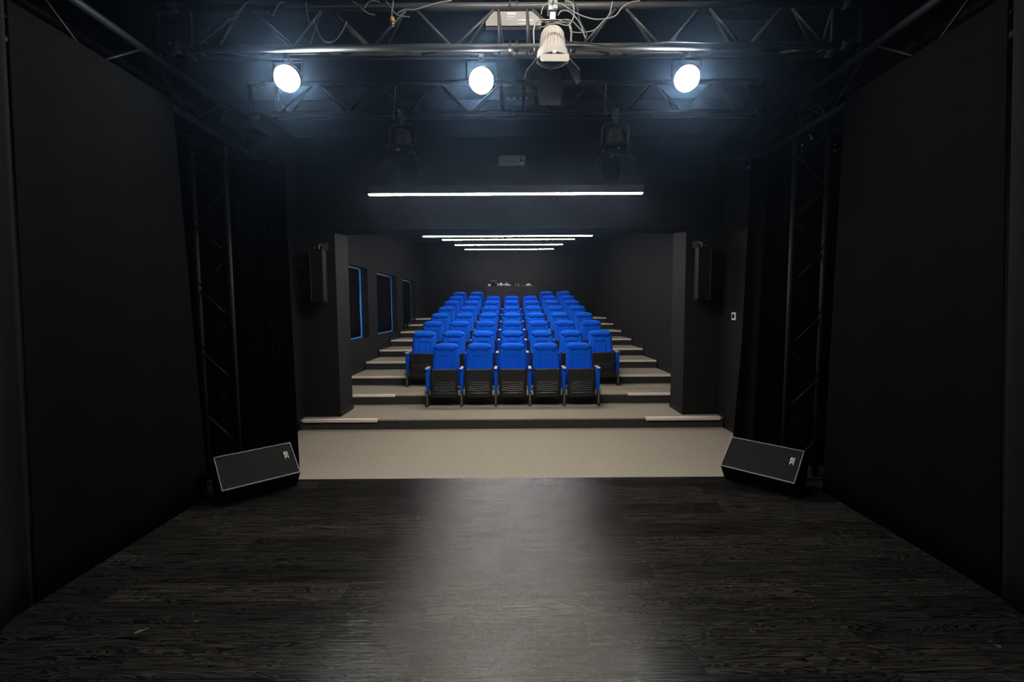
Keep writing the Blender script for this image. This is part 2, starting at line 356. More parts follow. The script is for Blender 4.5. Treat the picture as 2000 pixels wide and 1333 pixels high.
# ------------------------------------------------------------------ seats
SP = .55
def backrest_mesh():
    nx, nz = 44, 52; W = .232; z0, z1 = .34, 1.0
    mb = MB(); fr = []; bk = []
    g = lambda d, s_: math.exp(-(d / s_) ** 2)
    for j in range(nz + 1):
        v = j / nz; z = z0 + (z1 - z0) * v
        # outline half width
        hw = W - .022 * v
        zc = z1 - .095
        if z > zc:
            q = (z - zc) / .095; hw = (hw - .095) + .095 * math.sqrt(max(0, 1 - q ** 2.4)) if q < 1 else hw - .095
        for i in range(nx + 1):
            u = -1 + 2 * i / nx; x = u * hw
            # crown of the top edge
            zz = z - (.012 * (x / W) ** 2) * max(0, (v - .6) / .4)
            lean = .20 * (z - .34) + .02 * (1 - v) ** 2        # leans away from the stage
            ed = min(1 - abs(u), 1.) * hw; et = (z1 - z)
            e = 1 - math.exp(-ed / .018); e2 = 1 - math.exp(-max(et, 0) / .02)
            th = .065 * (.35 + .65 * e * e2)
            # headrest roll: bulges at the top, sinks towards its seam
            ax = abs(x)
            seam = .868 + .012 * (1 - (x / .12) ** 2) if ax < .12 else .868 + (ax - .12) * .72
            if z > seam: th += .027 * math.sin(min(1, (z - seam) / (1.0 - seam + 1e-6)) * math.pi * .86) ** .8 + .002
            elif z < seam: th += .004 + .010 * math.exp(-(seam - z) / .10)
            if ax < .205: th -= .032 * g(z - seam, .009)
            s2 = .775 + .008 * (1 - (x / .1) ** 2)
            if ax < .098: th -= .024 * g(z - s2, .0075)
            if z < .86: th -= .011 * g(ax - (.104 if z < .775 else .104 + .16 * (z - .775)), .007)
            if z < .77 and ax < .1: th += .004
            th += .012 * (ax / W) ** 2 * (1 - v * .6)          # side bolsters
            fr.append((x, lean - th, zz)); bk.append((x, lean + .004, zz))
    n = (nx + 1); N_ = n * (nz + 1); fs = []
    for j in range(nz):
        for i in range(nx):
            a = j * n + i
            fs.append((a, a + 1, a + 1 + n, a + n)); fs.append((N_ + a, N_ + a + n, N_ + a + 1 + n, N_ + a + 1))
    for i in range(nx): fs.append((i, N_ + i, N_ + i + 1, i + 1)); a = nz * n + i; fs.append((a, a + 1, N_ + a + 1, N_ + a))
    for j in range(nz):
        a = j * n; fs.append((a, a + n, N_ + a + n, N_ + a)); a = j * n + nx; fs.append((a, N_ + a, N_ + a + n, a + n))
    return mb.add(fr + bk, fs)
def pan_mesh():
    """underside shell of the folded seat, standing upright and facing the stage"""
    nx, nz = 30, 60; W = .222; z0, z1 = .150, .612; mb = MB(); fr = []; bk = []
    for j in range(nz + 1):
        z = z0 + (z1 - z0) * j / nz
        for i in range(nx + 1):
            x = W * (-1 + 2 * i / nx); ax = abs(x)
            if z < .21: xx = x * (1 - .10 * ((.21 - z) / .06) ** 2)
            else: xx = x
            y = -.215 - .03 * (z - .15) / .45 - .012 * math.cos(math.pi * x / W / 2)
            if ax < .175:
                for zr in (.372, .342, .308, .272):
                    zz = zr - .020 * (1 - (x / .175) ** 2)
                    y += -.012 * math.exp(-((z - zz) / .006) ** 2) + .007 * math.exp(-((z - zz + .013) / .007) ** 2)
                y += -.012 * math.exp(-((z - .215) / .006) ** 2)
                if z > .40: y += .008
            if ax > .19: y += .02 * (ax - .19) / .025
            if z > .602: y += .006
            fr.append((xx, y, z)); bk.append((xx, -.195 - .03 * (z - .15) / .45 + .0, z))
    n = nx + 1; N_ = n * (nz + 1); fs = []
    for j in range(nz):
        for i in range(nx):
            a = j * n + i; fs.append((a, a + 1, a + 1 + n, a + n)); fs.append((N_ + a, N_ + a + n, N_ + a + 1 + n, N_ + a + 1))
    for i in range(nx): fs.append((i, N_ + i, N_ + i + 1, i + 1)); a = nz * n + i; fs.append((a, a + 1, N_ + a + 1, N_ + a))
    for j in range(nz):
        a = j * n; fs.append((a, a + n, N_ + a + n, N_ + a)); a = j * n + nx; fs.append((a, N_ + a, N_ + a + n, a + n))
    return mb.add(fr + bk, fs)

def side_parts(xc, parent):
    # upholstered side panel: narrow box whose front edge slants back to the foot
    pr = [(-.205, .605), (-.165, .235), (.02, .235), (.06, .605)]
    m = MB().prism(pr, 'x', xc - .026, xc + .026); o1 = m.build('side_panel', M['blue'], parent, bevel=.010)
    m = MB().prism([(-.245, .605), (-.247, .618), (-.23, .627), (.02, .627), (.06, .620), (.07, .605)], 'x', xc - .025, xc + .025)
    o2 = m.build('armrest', M['arm'], parent, bevel=.006)
    m = MB().prism([(-.20, .24), (-.215, .03), (-.245, .02), (-.26, 0), (.02, 0), (-.02, .02), (-.06, .06), (-.07, .24)], 'x', xc - .022, xc + .022)
    o3 = m.build('leg', M['seatmetal'], parent, bevel=.004)
    m = MB().box(xc - .009, xc + .009, -.222, -.214, .035, .215)
    o4 = m.build('leg_plate', M['grey'], o3)
    for s in (-1, 1): MB().prism([(-.215, .20), (-.225, .29), (-.205, .29), (-.18, .20)], 'x', xc + s * .036 - .004, xc + s * .036 + .004).build('hinge_bracket', M['grey'], parent)
def make_seat(right_end=False):
    r = empty('theatre_seat')
    backrest_mesh().build('backrest', M['blue'], r, smooth=True)
    m = MB().prism([(.045, .36), (.175, .97), (.195, .965), (.085, .36)], 'x', -.20, .20); m.build('back_shell', M['shell'], r, bevel=.01)
    pan_mesh().build('seat_shell', M['shell'], r, smooth=True)
    m = MB().prism([(-.196, .17), (-.225, .60), (-.15, .605), (-.09, .45), (-.10, .20)], 'x', -.205, .205); m.build('seat_cushion', M['blue'], r, bevel=.02)
    m = MB().box(-.235, .235, -.10, -.05, .25, .29); m.build('cross_bar', M['seatmetal'], r)
    side_parts(-SP / 2, r)
    if right_end: side_parts(SP / 2, r)
    return r
seatA = make_seat(); seatB = make_seat(True); usedA = usedB = False
pos_names = {7: ['leftmost', 'second from left', 'third from left', 'middle', 'third from right', 'second from right', 'rightmost'],
             5: ['leftmost', 'second from left', 'middle', 'second from right', 'rightmost']}
for r in range(8):
    cols = range(-2, 3) if r == 0 else ([-3, -2, 2, 3] if r == 7 else range(-3, 4))
    cols = list(cols)
    for i, c in enumerate(cols):
        end = (c == cols[-1]) or (r == 7 and c == -2)
        if end: s = seatB if not usedB else copy_tree(seatB); usedB = True
        else: s = seatA if not usedA else copy_tree(seatA); usedA = True
        ty, tz = tier(r + 1)
        s.location = (.022 + SP * c, 7.565 - .135 + DY * r, tz)
        if r == 7: wh = {-3: 'leftmost, left of the desk', -2: 'next to the desk on its left', 2: 'next to the desk on its right', 3: 'rightmost, right of the desk'}[c]
        else: wh = pos_names[len(cols)][i]
        rn = 'front row' if r == 0 else ('back row' if r == 7 else '%s row' % ordn[r])
        tag(s, 'blue theatre seat, %s in the %s' % (wh, rn), 'seat', 'blue theatre seats in rows')

# ------------------------------------------------------------------ linear luminaires
LUMS = [(4.918, 1.194), (7.90, 1.212), (10.09, 1.475), (12.37, 1.668), (14.98, 1.875)]
lab = ['long suspended linear light nearest the stage, the largest one, glowing white', 'linear light second from the stage, its bar hiding the one behind', 'linear light just below and behind the second bar, third from the stage',
       'linear light fourth from the stage with a violet tinge', 'farthest and smallest linear light above the last rows']
def luminaire(Y, h, top, label, mat, X=-.048, L=1.45, batten=False):
    t = empty('linear_light', (X, Y, EYE + h))
    MB().box(-L, L, -.034, .034, .004, .082).build('housing', M['housing'], t, bevel=.003)
    if batten: MB().tube((-L + .01, 0, -.013), (L - .01, 0, -.013), .016, 16).build('diffuser', mat, t, smooth=True)
    else: MB().box(-L + .003, L - .003, -.025, .025, -.005, .004).build('diffuser', mat, t, bevel=.003)
    for s in (-1, 1): MB().box(s * L - (.0 if s < 0 else .006), s * L + (.006 if s < 0 else 0), -.034, .034, -.006, .084).build('end_cap', M['housing'], t)
    for s in (-1, 1): MB().tube((s * L * .8, .031, .075), (s * L * .8, .031, top - EYE - h), .0015, 6).build('suspension_wire', M['housing'], t)
    tag(t, label, 'ceiling light', 'suspended linear lights')
    return t
def house_ceil(Y): return EYE + 1.40 + (Y - 7.0) * (.87 / (BACK + .1 - 7.0))
for i, (Y, h) in enumerate(LUMS):
    luminaire(Y, h, CEIL if Y < 6.6 else house_ceil(Y), lab[i], M['opalv'] if i == 3 else (M['opal0'] if i == 0 else M['opal']))
luminaire(2.88, 2.33, CEIL, 'short tube light over the stage in front of the bright truss', M['opals'], .28, .8, True)

# ------------------------------------------------------------------ truss frame
S = .29
def truss_run(name, Y, zb, zt, nodes, label, group, mt, third_dy=.18, third_z=.041):
    t = empty(name, (0, Y, 0)); x0, x1 = -2.46, 2.485; r = .025
    for (dy, z) in ((0, zb), (0, zt), (third_dy, zb + third_z)):
        MB().tube((x0, dy, z), (x1, dy, z), r, 20).build('main_tube', mt, t, smooth=True)
    th = (third_dy, zb + third_z)
    for i in range(len(nodes) - 1):
        (xa, ka), (xb, kb) = nodes[i], nodes[i + 1]
        if ka is None or kb is None: continue
        pz = {'b': zb + .022, 't': zt - .022}
        MB().tube((xa, 0, pz[ka]), (xb, 0, pz[kb]), .0095, 8).build('brace', mt, t, smooth=True)
        if ka != kb:
            # the two other faces: top tube to rear tube, bottom tube to rear tube
            top = (xa, 0, zt - .01) if ka == 't' else (xb, 0, zt - .01); oth = xb if ka == 't' else xa
            MB().tube(top, (oth + .03, th[0] - .01, th[1] + .02), .0085, 8).build('brace', mt, t, smooth=True)
            MB().tube((oth, .01, zb), (top[0], th[0] - .01, th[1]), .0085, 8).build('brace', mt, t, smooth=True)
    for x in (x0, x1, .03):
        for (dy, z) in ((0, zb), (0, zt), th):
            MB().tube((x - .035, dy, z), (x + .035, dy, z), .029, 16).build('coupler', mt, t, smooth=True)
            for q in (-.024, .024): MB().tube((x + q, dy - .028, z + .022), (x + q, dy - .040, z + .030), .005, 8).build('pin', M['bolt'], t)
    return tag(t, label, 'truss', group)
ND = [(-2.343, 'b'), (-2.343, 't'), (None, None), (-2.313, 'b'), (-1.974, 't'), (-1.90, 't'), (-1.640, 'b'), (-1.600, 'b'), (-1.375, 't'), (-1.310, 't'), (-1.063, 'b'), (-1.000, 'b'), (-.757, 't'), (-.690, 't'), (-.440, 'b'), (-.385, 'b'),
      (-.112, 't'), (None, None), (-.078, 't'), (-.078, 'b'), (None, None), (.133, 't'), (.133, 'b'), (None, None), (.171, 't'), (.440, 'b'), (.550, 'b'), (.785, 't'), (.860, 't'), (1.105, 'b'), (1.180, 'b'), (1.400, 't'), (1.475, 't'),
      (1.700, 'b'), (1.790, 'b'), (2.010, 't'), (2.08, 't'), (2.327, 'b'), (None, None), (2.385, 't'), (2.385, 'b')]
# same-level neighbours are only gaps on the tube: drop the flat rods
ND2 = []
for i, (x, k) in enumerate(ND):
    ND2.append((x, k))
    if i + 1 < len(ND) and k is not None and ND[i + 1][1] == k: ND2.append((None, None))
T1Y, T2Y = 3.52, 4.73
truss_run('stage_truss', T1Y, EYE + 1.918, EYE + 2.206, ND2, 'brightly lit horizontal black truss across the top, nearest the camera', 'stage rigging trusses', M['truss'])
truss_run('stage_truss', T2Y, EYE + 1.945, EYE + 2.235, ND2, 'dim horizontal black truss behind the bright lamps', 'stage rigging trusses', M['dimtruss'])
# thin bar seen between the tubes of the front truss
a, b_ = atY(478, 25.5, 3.95), atY(1375, 20.5, 3.95)
tag(MB().tube(a, b_, .007, 8).build('cable_bar', M['truss'], smooth=True), 'thin horizontal bar just behind the top tube of the front truss', 'bar')

def lattice(name, p, axis, L, faces, label, group, step=.30):
    """square truss: p = corner with the smallest coordinates; axis 'z' (tower) or 'y' (side run); length L"""
    t = empty(name, p); r = .025
    def P(a, b, c): return (a, b, c) if axis == 'z' else (a, c, b)
    for a in (0, S):
        for b in (0, S): MB().tube(P(a, b, 0), P(a, b, L), r, 16).build('main_tube', M['tower'], t, smooth=True)
    n = int(L / step); st = L / n
    for i in range(n):
        c0, c1 = i * st + .02, (i + 1) * st - .02; k = i % 2
        for q in (0, S):
            A, B = ((0, q), (S, q)) if k else ((S, q), (0, q)); MB().tube(P(*A, c0), P(*B, c1), .008, 6).build('brace', M['tower'], t, smooth=True)
            A, B = ((q, 0), (q, S)) if k else ((q, S), (q, 0)); MB().tube(P(*A, c0), P(*B, c1), .008, 6).build('brace', M['tower'], t, smooth=True)
    for c in (0, L - .0):
        for a in (0, S):
            for b in (0, S):
                MB().tube(P(a, b, max(0, c - .05)), P(a, b, max(.05, c)), .029, 12).build('coupler', M['tower'], t, smooth=True)
    for a in (0, S):
        for q in (.03, .07): MB().tube(P(a + .02, -.022, L - q), P(a + .03, -.036, L - q), .006, 6).build('pin', M['bolt'], t)
    if axis == 'z':
        MB().box(-.05, S + .05, -.05, S + .05, 0, .012).build('base_plate', M['tower'], t)
    return tag(t, label, 'truss', group)
TZ = EYE + 1.50
def tower(x, label):
    t = empty('truss_tower', (x, 4.12, 0)); H_ = TZ - .03; st = .287
    for a in (0, S): MB().tube((a, 0, .01), (a, 0, H_), .025, 20).build('main_tube', M['tower'], t, smooth=True)
    z = EYE + 1.345; k = 0
    MB().tube((.02, 0, z + .05), (S - .02, 0, z + .05), .008, 8).build('brace', M['tower'], t, smooth=True)
    while z - st > .03:
        MB().tube((.02 if k == 0 else S - .02, 0, z - .03), (S - .02 if k == 0 else .02, 0, z - st + .01), .009, 8).build('brace', M['tower'], t, smooth=True)
        z -= st; k = 1 - k
    for a in (0, S):
        MB().tube((a, 0, H_ - .14), (a, 0, H_ - .05), .030, 16).build('coupler', M['tower'], t, smooth=True)
        for q in (.07, .12): MB().tube((a + .03, -.022, H_ - q), (a + .04, -.036, H_ - q), .006, 6).build('pin', M['bolt'], t)
    MB().box(-.05, S + .05, -.08, .26, 0, .012).build('base_plate', M['tower'], t)
    return tag(t, label, 'truss', 'truss towers')
tower(-2.81, 'vertical black truss tower at the left edge of the stage')
tower(2.52, 'vertical black truss tower at the right edge of the stage')
lattice('side_truss', (-2.81, -1.0, TZ), 'y', 6.02, None, 'horizontal black truss running back along the left stage curtain', 'side trusses', .43)
lattice('side_truss', (2.52, -1.0, TZ), 'y', 6.02, None, 'horizontal black truss running back along the right stage curtain', 'side trusses', .43)
# stubs that carry the cross trusses on the side trusses
for Y, nm in ((T1Y, 'front'), (T2Y, 'rear')):
    for s in (-1, 1):
        t = empty('truss_support', (s * 2.60, Y, TZ + S + .02))
        zt = EYE + (1.918 if nm == 'front' else 1.945) - TZ - S - .02
        MB().box(-.05, .05, -.05, .23, 0, .02).build('foot', M['tower'], t)
        MB().tube((0, 0, .0), (0, 0, zt + .30), .022, 12).build('post', M['tower'], t, smooth=True)
        for z in (zt, zt + .288): MB().tube((0, 0, z), (-s * .13, 0, z), .022, 12).build('stub', M['tower'], t, smooth=True)
        MB().tube((0, .0, zt + .04), (0, .18, zt + .04), .018, 12).build('stub', M['tower'], t, smooth=True)
        MB().tube((0, .18, zt + .04), (-s * .13, .18, zt + .04), .022, 12).build('stub', M['tower'], t, smooth=True)
        tag(t, 'black bracket joining the %s cross truss to the %s side truss' % ('bright front' if nm == 'front' else 'dim rear', 'left' if s < 0 else 'right'), 'bracket', 'truss corner brackets')

# ------------------------------------------------------------------ lamps
def door_leaf(parent, mat, poly, origin, outdir, tilt, thick=.0022):
    """leaf hanging from its hinge: poly in (across, down) coordinates; outdir = horizontal direction away from the lamp"""
    o = Vector(origin); out = Vector(outdir).normalized(); ac = Vector((0, 0, 1)).cross(out)
    dn = (out * math.sin(tilt) + Vector((0, 0, -1)) * math.cos(tilt)); nn = ac.cross(dn).normalized()
    vs = [o + ac * a + dn * b for a, b in poly]; n = len(vs)
    mb = MB().add([v + nn * thick for v in vs] + [v - nn * thick for v in vs], [tuple(range(n)), tuple(reversed(range(n, 2 * n)))] + [(i, (i + 1) % n, n + (i + 1) % n, n + i)[::-1] for i in range(n)])
    return mb.build('barn_door', mat, parent)
def fresnel(name, loc, body, doors, label, rz=0., tilts=(.45, .1, .62, .62), tw=0.):
    t = empty(name, loc, rz); K = 1.08
    q = lambda *a: tuple(v * K for v in a)
    MB().box(*q(-.032, .032, -.035, .035, -.045, .035)).build('clamp', M['steel'] if body is M['cream'] else M['truss'], t, bevel=.004)
    MB().tube(q(0, -.04, .0), q(0, -.075, .0), .012, 10).build('clamp_knob', M['steel'], t)
    MB().box(*q(-.018, .018, -.02, .02, -.095, -.04)).build('hanger', M['steel'] if body is M['cream'] else M['truss'], t)
    yk = [(-.125, 0, -.30), (-.130, 0, -.16), (-.115, 0, -.11), (-.09, 0, -.095), (.09, 0, -.095), (.115, 0, -.11), (.130, 0, -.16), (.125, 0, -.30)]
    for dy in (0,):
        m = MB()
        for i in range(len(yk) - 1):
            for s in (-1, 1):
                a = (yk[i][0], s * .012, yk[i][2]); b2 = (yk[i + 1][0], s * .012, yk[i + 1][2]); m.tube(q(*a), q(*b2), .0045, 6)
        m.build('yoke', body if body is M['cream'] else M['lampblk'], t)
    mt = Matrix.Rotation(tw, 4, 'X') @ Matrix.Scale(K, 4)
    mt = Matrix.Translation(Vector((0, 0, -.26 * K))) @ mt
    prof = [(.0, .115), (.035, .115), (.06, .105), (.074, .085), (.078, .08), (.095, -.03), (.098, -.035)]
    MB().lathe(prof, 56, mt, ribs=1, amp=-.055).build('ribbed_body', body, t)
    MB().lathe([(.098, -.035), (.104, -.04), (.108, -.085), (.111, -.088), (.111, -.094), (.098, -.094), (.096, -.04)], 48, mt).build('front_ring', body, t, smooth=False)
    MB().lathe([(.0, -.060), (.05, -.068), (.093, -.07), (.093, -.076), (0, -.075)], 36, mt).build('lens', M['lampblk'], t, smooth=True)
    for s in (-1, 1):
        o = MB(); o.tube(q(s * .105, 0, -.285), q(s * .150, 0, -.285), .008, 10); o.lathe([(0, 0), (.022, 0), (.024, .008), (.022, .018), (0, .018)], 12, Matrix.Translation(Vector(q(s * .142, 0, -.285))) @ Matrix.Rotation(s * math.pi / 2, 4, 'Y'))
        o.build('pivot_knob', M['lampblk'], t)
    hz = -.362 * K
    m = MB()
    for a in range(4): m.box(*q(-.012, .012, -.118, -.104, -.368, -.350), Matrix.Rotation(a * math.pi / 2, 4, 'Z'))
    m.build('door_clip', M['steel'], t)
    w1, w2, hN, hF = .098, .082, .075, .19
    door_leaf(t, doors, [(-.103, 0), (.103, 0), (.103, .055), (.088, hN), (-.088, hN), (-.103, .055)], q(0, -.118, -.375), (0, -1, 0), tilts[0])
    door_leaf(t, M['lampblk'], [(-w1, .07), (w1, .07), (w1, .14), (w2, hF + .06), (-w2, hF + .06), (-w1, .14)], q(0, .108, -.362), (0, 1, 0), tilts[1])
    door_leaf(t, M['lampblk'], [(-.075, 0), (.075, 0), (.085, .07), (-.085, .07)], q(0, .108, -.362), (0, 1, 0), tilts[1])
    for s, tt in ((-1, tilts[2]), (1, tilts[3])):
        door_leaf(t, M['lampblk'], [(-.055, 0), (.055, 0), (.10, .14), (.02, .16), (-.09, .12)], q(s * .108, 0, -.362), (s, 0, 0), tt)
    return tag(t, label, 'stage light', 'stage lamps with barn doors')
fl = fresnel('fresnel_spotlight', (.318, T1Y, EYE + 2.206), M['cream'], M['cream'], 'cream ribbed spotlight with barn doors hanging from the bright front truss', rz=.03)
fresnel('fresnel_spotlight', (-1.083, T2Y, EYE + 1.945), M['lampblk'], M['grille'], 'unlit black spotlight with barn doors hanging left of centre from the rear truss', rz=-.16)
fresnel('fresnel_spotlight', (1.062, T2Y, EYE + 1.945), M['lampblk'], M['lampblk'], 'unlit black spotlight with barn doors hanging right of centre from the rear truss', rz=.10)

TY3 = T1Y + .18; Z3 = EYE + 1.918 + .041
def par_lamp(x, y, z, label):
    """lit par can hung on the rear tube of the front truss, lens facing the stage"""
    t = empty('par_lamp', (x, TY3, Z3)); dz = z - Z3; dy = y - TY3
    MB().box(-.02, .02, -.03, .03, -.04, .03).build('clamp', M['truss'], t, bevel=.004)
    m = MB()
    for i, (p, q2) in enumerate((((-.115, 0, -.05), (.115, 0, -.05)), ((-.115, 0, -.05), (-.115, 0, dz)), ((.115, 0, -.05), (.115, 0, dz)))):
        m.tube(p, q2, .006, 6)
    m.build('yoke', M['cab'], t)
    d = (Vector((x * .55, 0.2, 1.2)) - Vector((x, TY3, z))).normalized()
    rot = d.to_track_quat('Z', 'Y').to_matrix().to_4x4()
    mt = Matrix.Translation(Vector((0, 0, dz))) @ rot
    MB().lathe([(0, -.16), (.05, -.155), (.085, -.11), (.098, -.03), (.101, .045), (.093, .045), (.09, .02)], 32, mt).build('can', M['lampblk'], t, smooth=True)
    MB().lathe([(0, .028), (.06, .026), (.090, .020), (.090, .012), (0, .012)], 32, mt).build('lens', M['lens'], t, smooth=True)
    return tag(t, label, 'stage light', 'lit stage lamps')
for px, py, lb in ((560, 150, 'glaring white stage lamp, leftmost of the three lit ones'), (940, 154, 'glaring white stage lamp, middle of the three lit ones'), (1342, 150, 'glaring white stage lamp, rightmost of the three lit ones')):
    p = atY(px, py, TY3 - .02); par_lamp(p.x, p.y, p.z, lb)

# dimmer packs
t = empty('dimmer_pack', atY(1003, 50, 3.80)); K = 1 / FPX * 3.86
poly = [(-51 * K, 0), (51 * K, 0), (51 * K, 8 * K), (38 * K, 25 * K), (-35 * K, 25 * K), (-51 * K, 11 * K)]
MB().prism(poly, 'y', 0, .16).build('case', M['pack'], t, bevel=.002)
m = MB(); m.box(-12 * K, 5 * K, -.002, 0, 19 * K, 23 * K); m.box(-12 * K, 2 * K, -.002, 0, 15 * K, 16.5 * K); m.box(-12 * K, -2 * K, -.002, 0, 11 * K, 12 * K); m.box(8 * K, 36 * K, -.002, 0, 8 * K, 10.5 * K); m.box(8 * K, 36 * K, -.002, 0, 3 * K, 4.2 * K); m.build('label_print', M['white'], t)
MB().box(-51 * K, 51 * K, .01, .15, -6 * K, -1 * K).build('mounting_tray', M['lampblk'], t)
for q in (-20 * K, 20 * K): MB().box(q - .012, q + .012, .05, .08, 24 * K, EYE + 2.36 - t.location.z).build('hanging_strap', M['packd'], t)
tag(t, 'pale grey equipment box with cut corners behind the bright front truss', 'equipment box')
t = empty('dimmer_pack', atY(1010, 195, 4.97)); K = 1 / FPX * 5.0
MB().box(-32 * K, 32 * K, 0, .14, 0, 18 * K).build('case', M['packd'], t, bevel=.004)
for q in (-17, -5, 6, 18):
    MB().tube((q * K, -.012, .014), (q * K, .004, .014), .010, 12).build('socket', M['pack'], t)
MB().box(-34 * K, 34 * K, .02, .10, 18 * K, 20 * K).build('mounting_bar', M['packd'], t)
for q in (-20, 20): MB().box(q * K - .01, q * K + .01, .04, .06, 19 * K, EYE + 2.235 + .25 - t.location.z).build('hanging_strap', M['packd'], t)
tag(t, 'dark dimmer box with four pale sockets on the dim rear truss', 'equipment box')

# ------------------------------------------------------------------ cables (points measured on the photo, hung at the depth of the truss)
def cable(pts, Y, r, mat, label, name='cable'):
    P = [atY(p[0], p[1], p[2] if len(p) > 2 else Y) for p in pts]
    return tag(MB().path(smooth_path(P), r, 8).build(name, mat, smooth=True), label, 'cable', 'cables on the front truss' if Y < 4 else 'cables on the rear truss')
cable([(487, 2), (478, 9), (468, 22), (463, 33), (452, 38), (446, 36)], 3.46, .0045, M['cable'], 'short grey cable tail looped over the leftmost long brace')
cable([(556, 4), (545, 8), (537, 22), (533, 30), (526, 30), (523, 25)], 3.46, .004, M['cable'], 'thin grey cable curling round the bar left of the left lamp')
cable([(597, 3), (599, 20), (603, 38), (603, 44)], 3.46, .004, M['cable'], 'short straight grey cable drop above the left lamp')
cable([(613, 38), (618, 55), (626, 72), (636, 81), (648, 82), (660, 74), (670, 58), (677, 42)], 3.46, .005, M['cable'], 'grey cable hanging in a U below the front truss top tube')
cable([(688, 2), (702, 12), (714, 23), (725, 28), (732, 29)], 3.44, .0048, M['cable'], 'grey cable tail crossing down left of the orange banded plug')
cable([(712, 16), (718, 6), (728, 2), (742, 4)], 3.44, .0045, M['cable'], 'small grey cable arc over the top tube')
cable([(753, 2), (762, 13), (770, 24), (778, 30), (800, 33)], 3.44, .004, M['cable'], 'grey cable tail right of the orange banded plug')
cable([(776, 26), (790, 19), (810, 19), (830, 13), (855, 6), (882, 1)], 3.44, .005, M['cable'], 'long grey cable rising right along the top tube')
t = empty('cable_plug', atY(766, 36, 3.42)); z = 0
P = [atY(p[0], p[1], 3.42) - t.location for p in ((768, 2), (767, 14), (765.5, 24), (765.5, 36))]
MB().path(smooth_path(P), .005).build('cord', M['cable'], t, smooth=True)
MB().tube((0, 0, .006), (0, 0, -.026), .015, 12, .018).build('orange_band', M['orange'], t, smooth=True)
MB().tube((0, 0, -.026), (.002, 0, -.052), .013, 12).build('plug', M['steel'], t, smooth=True)
tag(t, 'cable plug with an orange band dangling from the front truss', 'plug')
cable([(1083, 6), (1100, 10), (1120, 23), (1145, 34), (1170, 38), (1200, 32), (1215, 15), (1232, 5), (1250, 2)], 3.44, .005, M['cable'], 'grey cable sagging right from the cream spotlight to the top tube')
cable([(1103, 2), (1116, 5), (1121, 18), (1120, 34), (1115, 44), (1108, 50), (1090, 46), (1075, 47), (1062, 52), (1052, 54)], 3.38, .0045, M['cable'], 'pale safety cable looped over the cream spotlight body')
cable([(1118, 0), (1127, 14), (1131, 35), (1139, 55), (1146, 68), (1142, 78)], 3.44, .005, M['blkcable'], 'dark cable dropping right beside the cream spotlight')
cable([(1090, 30), (1096, 22), (1110, 22), (1125, 35), (1135, 50), (1140, 66), (1144, 76)], 3.44, .005, M['cable'], 'grey cable arching from the yoke of the cream spotlight')
cable([(1092, 42), (1105, 38), (1118, 42), (1128, 52), (1138, 62)], 3.44, .004, M['cable'], 'thin cable arching over the right shoulder of the cream spotlight')
cable([(1113, 62), (1130, 64), (1150, 62), (1162, 58), (1175, 45), (1190, 28), (1196, 3)], 3.44, .0045, M['cable'], 'cable running right from the cream spotlight up the brace')
cable([(1057, 28), (1059, 18), (1064, 10), (1072, 6)], 3.42, .004, M['cable'], 'small cable arc left of the cream spotlight clamp')
cable([(1112, 82), (1140, 84), (1170, 88), (1205, 91), (1240, 89), (1275, 84), (1310, 81), (1350, 82), (1400, 83), (1480, 83), (1600, 83)], 3.47, .0055, M['blkcable'], 'dark cable resting along the bottom tube of the front truss')
cable([(1375, 27), (1395, 35), (1420, 40), (1460, 40), (1500, 37)], 3.60, .004, M['blkcable'], 'faint dark cable sagging near the right end of the front truss')
cable([(773, 168), (771, 190), (769, 212), (769, 232)], 4.66, .004, M['cable'], 'thin cable hanging straight left of the left unlit spotlight')
cable([(1184, 165), (1183, 185), (1182, 205), (1183, 212), (1187, 219), (1184, 223), (1181, 218), (1182, 209)], 4.66, .0045, M['cable'], 'cable ending in a small loop left of the right unlit spotlight')
cable([(1060, 217), (1090, 218), (1130, 217), (1160, 219), (1178, 221)], 4.69, .005, M['blkcable'], 'dark cable lying along the bottom tube of the rear truss')
# small white screw ends on the rear truss
t_ = 0
for px, py in ((503, 232), (513, 232), (993, 231), (1005, 231), (1476, 231), (1489, 230)):
    p = atY(px, py, T2Y)
    o = MB().tube(p, p + Vector((0, 0, -.028)), .0085, 8, .004).build('hanging_bolt', M['bolt'])
    pass
for o in [x for x in bpy.data.objects if x.name.startswith('hanging_bolt')]: pass
hb = sorted([x for x in bpy.data.objects if x.name.startswith('hanging_bolt')], key=lambda o: o.data.vertices[0].co.x)
for o, (sd, wh) in zip(hb, (('outer', 'left end'), ('inner', 'left end'), ('left', 'centre'), ('right', 'centre'), ('inner', 'right end'), ('outer', 'right end'))):
    tag(o, '%s one of two small bright bolts under the %s of the rear truss' % (sd, wh), 'bolt', 'bolts under the rear truss')

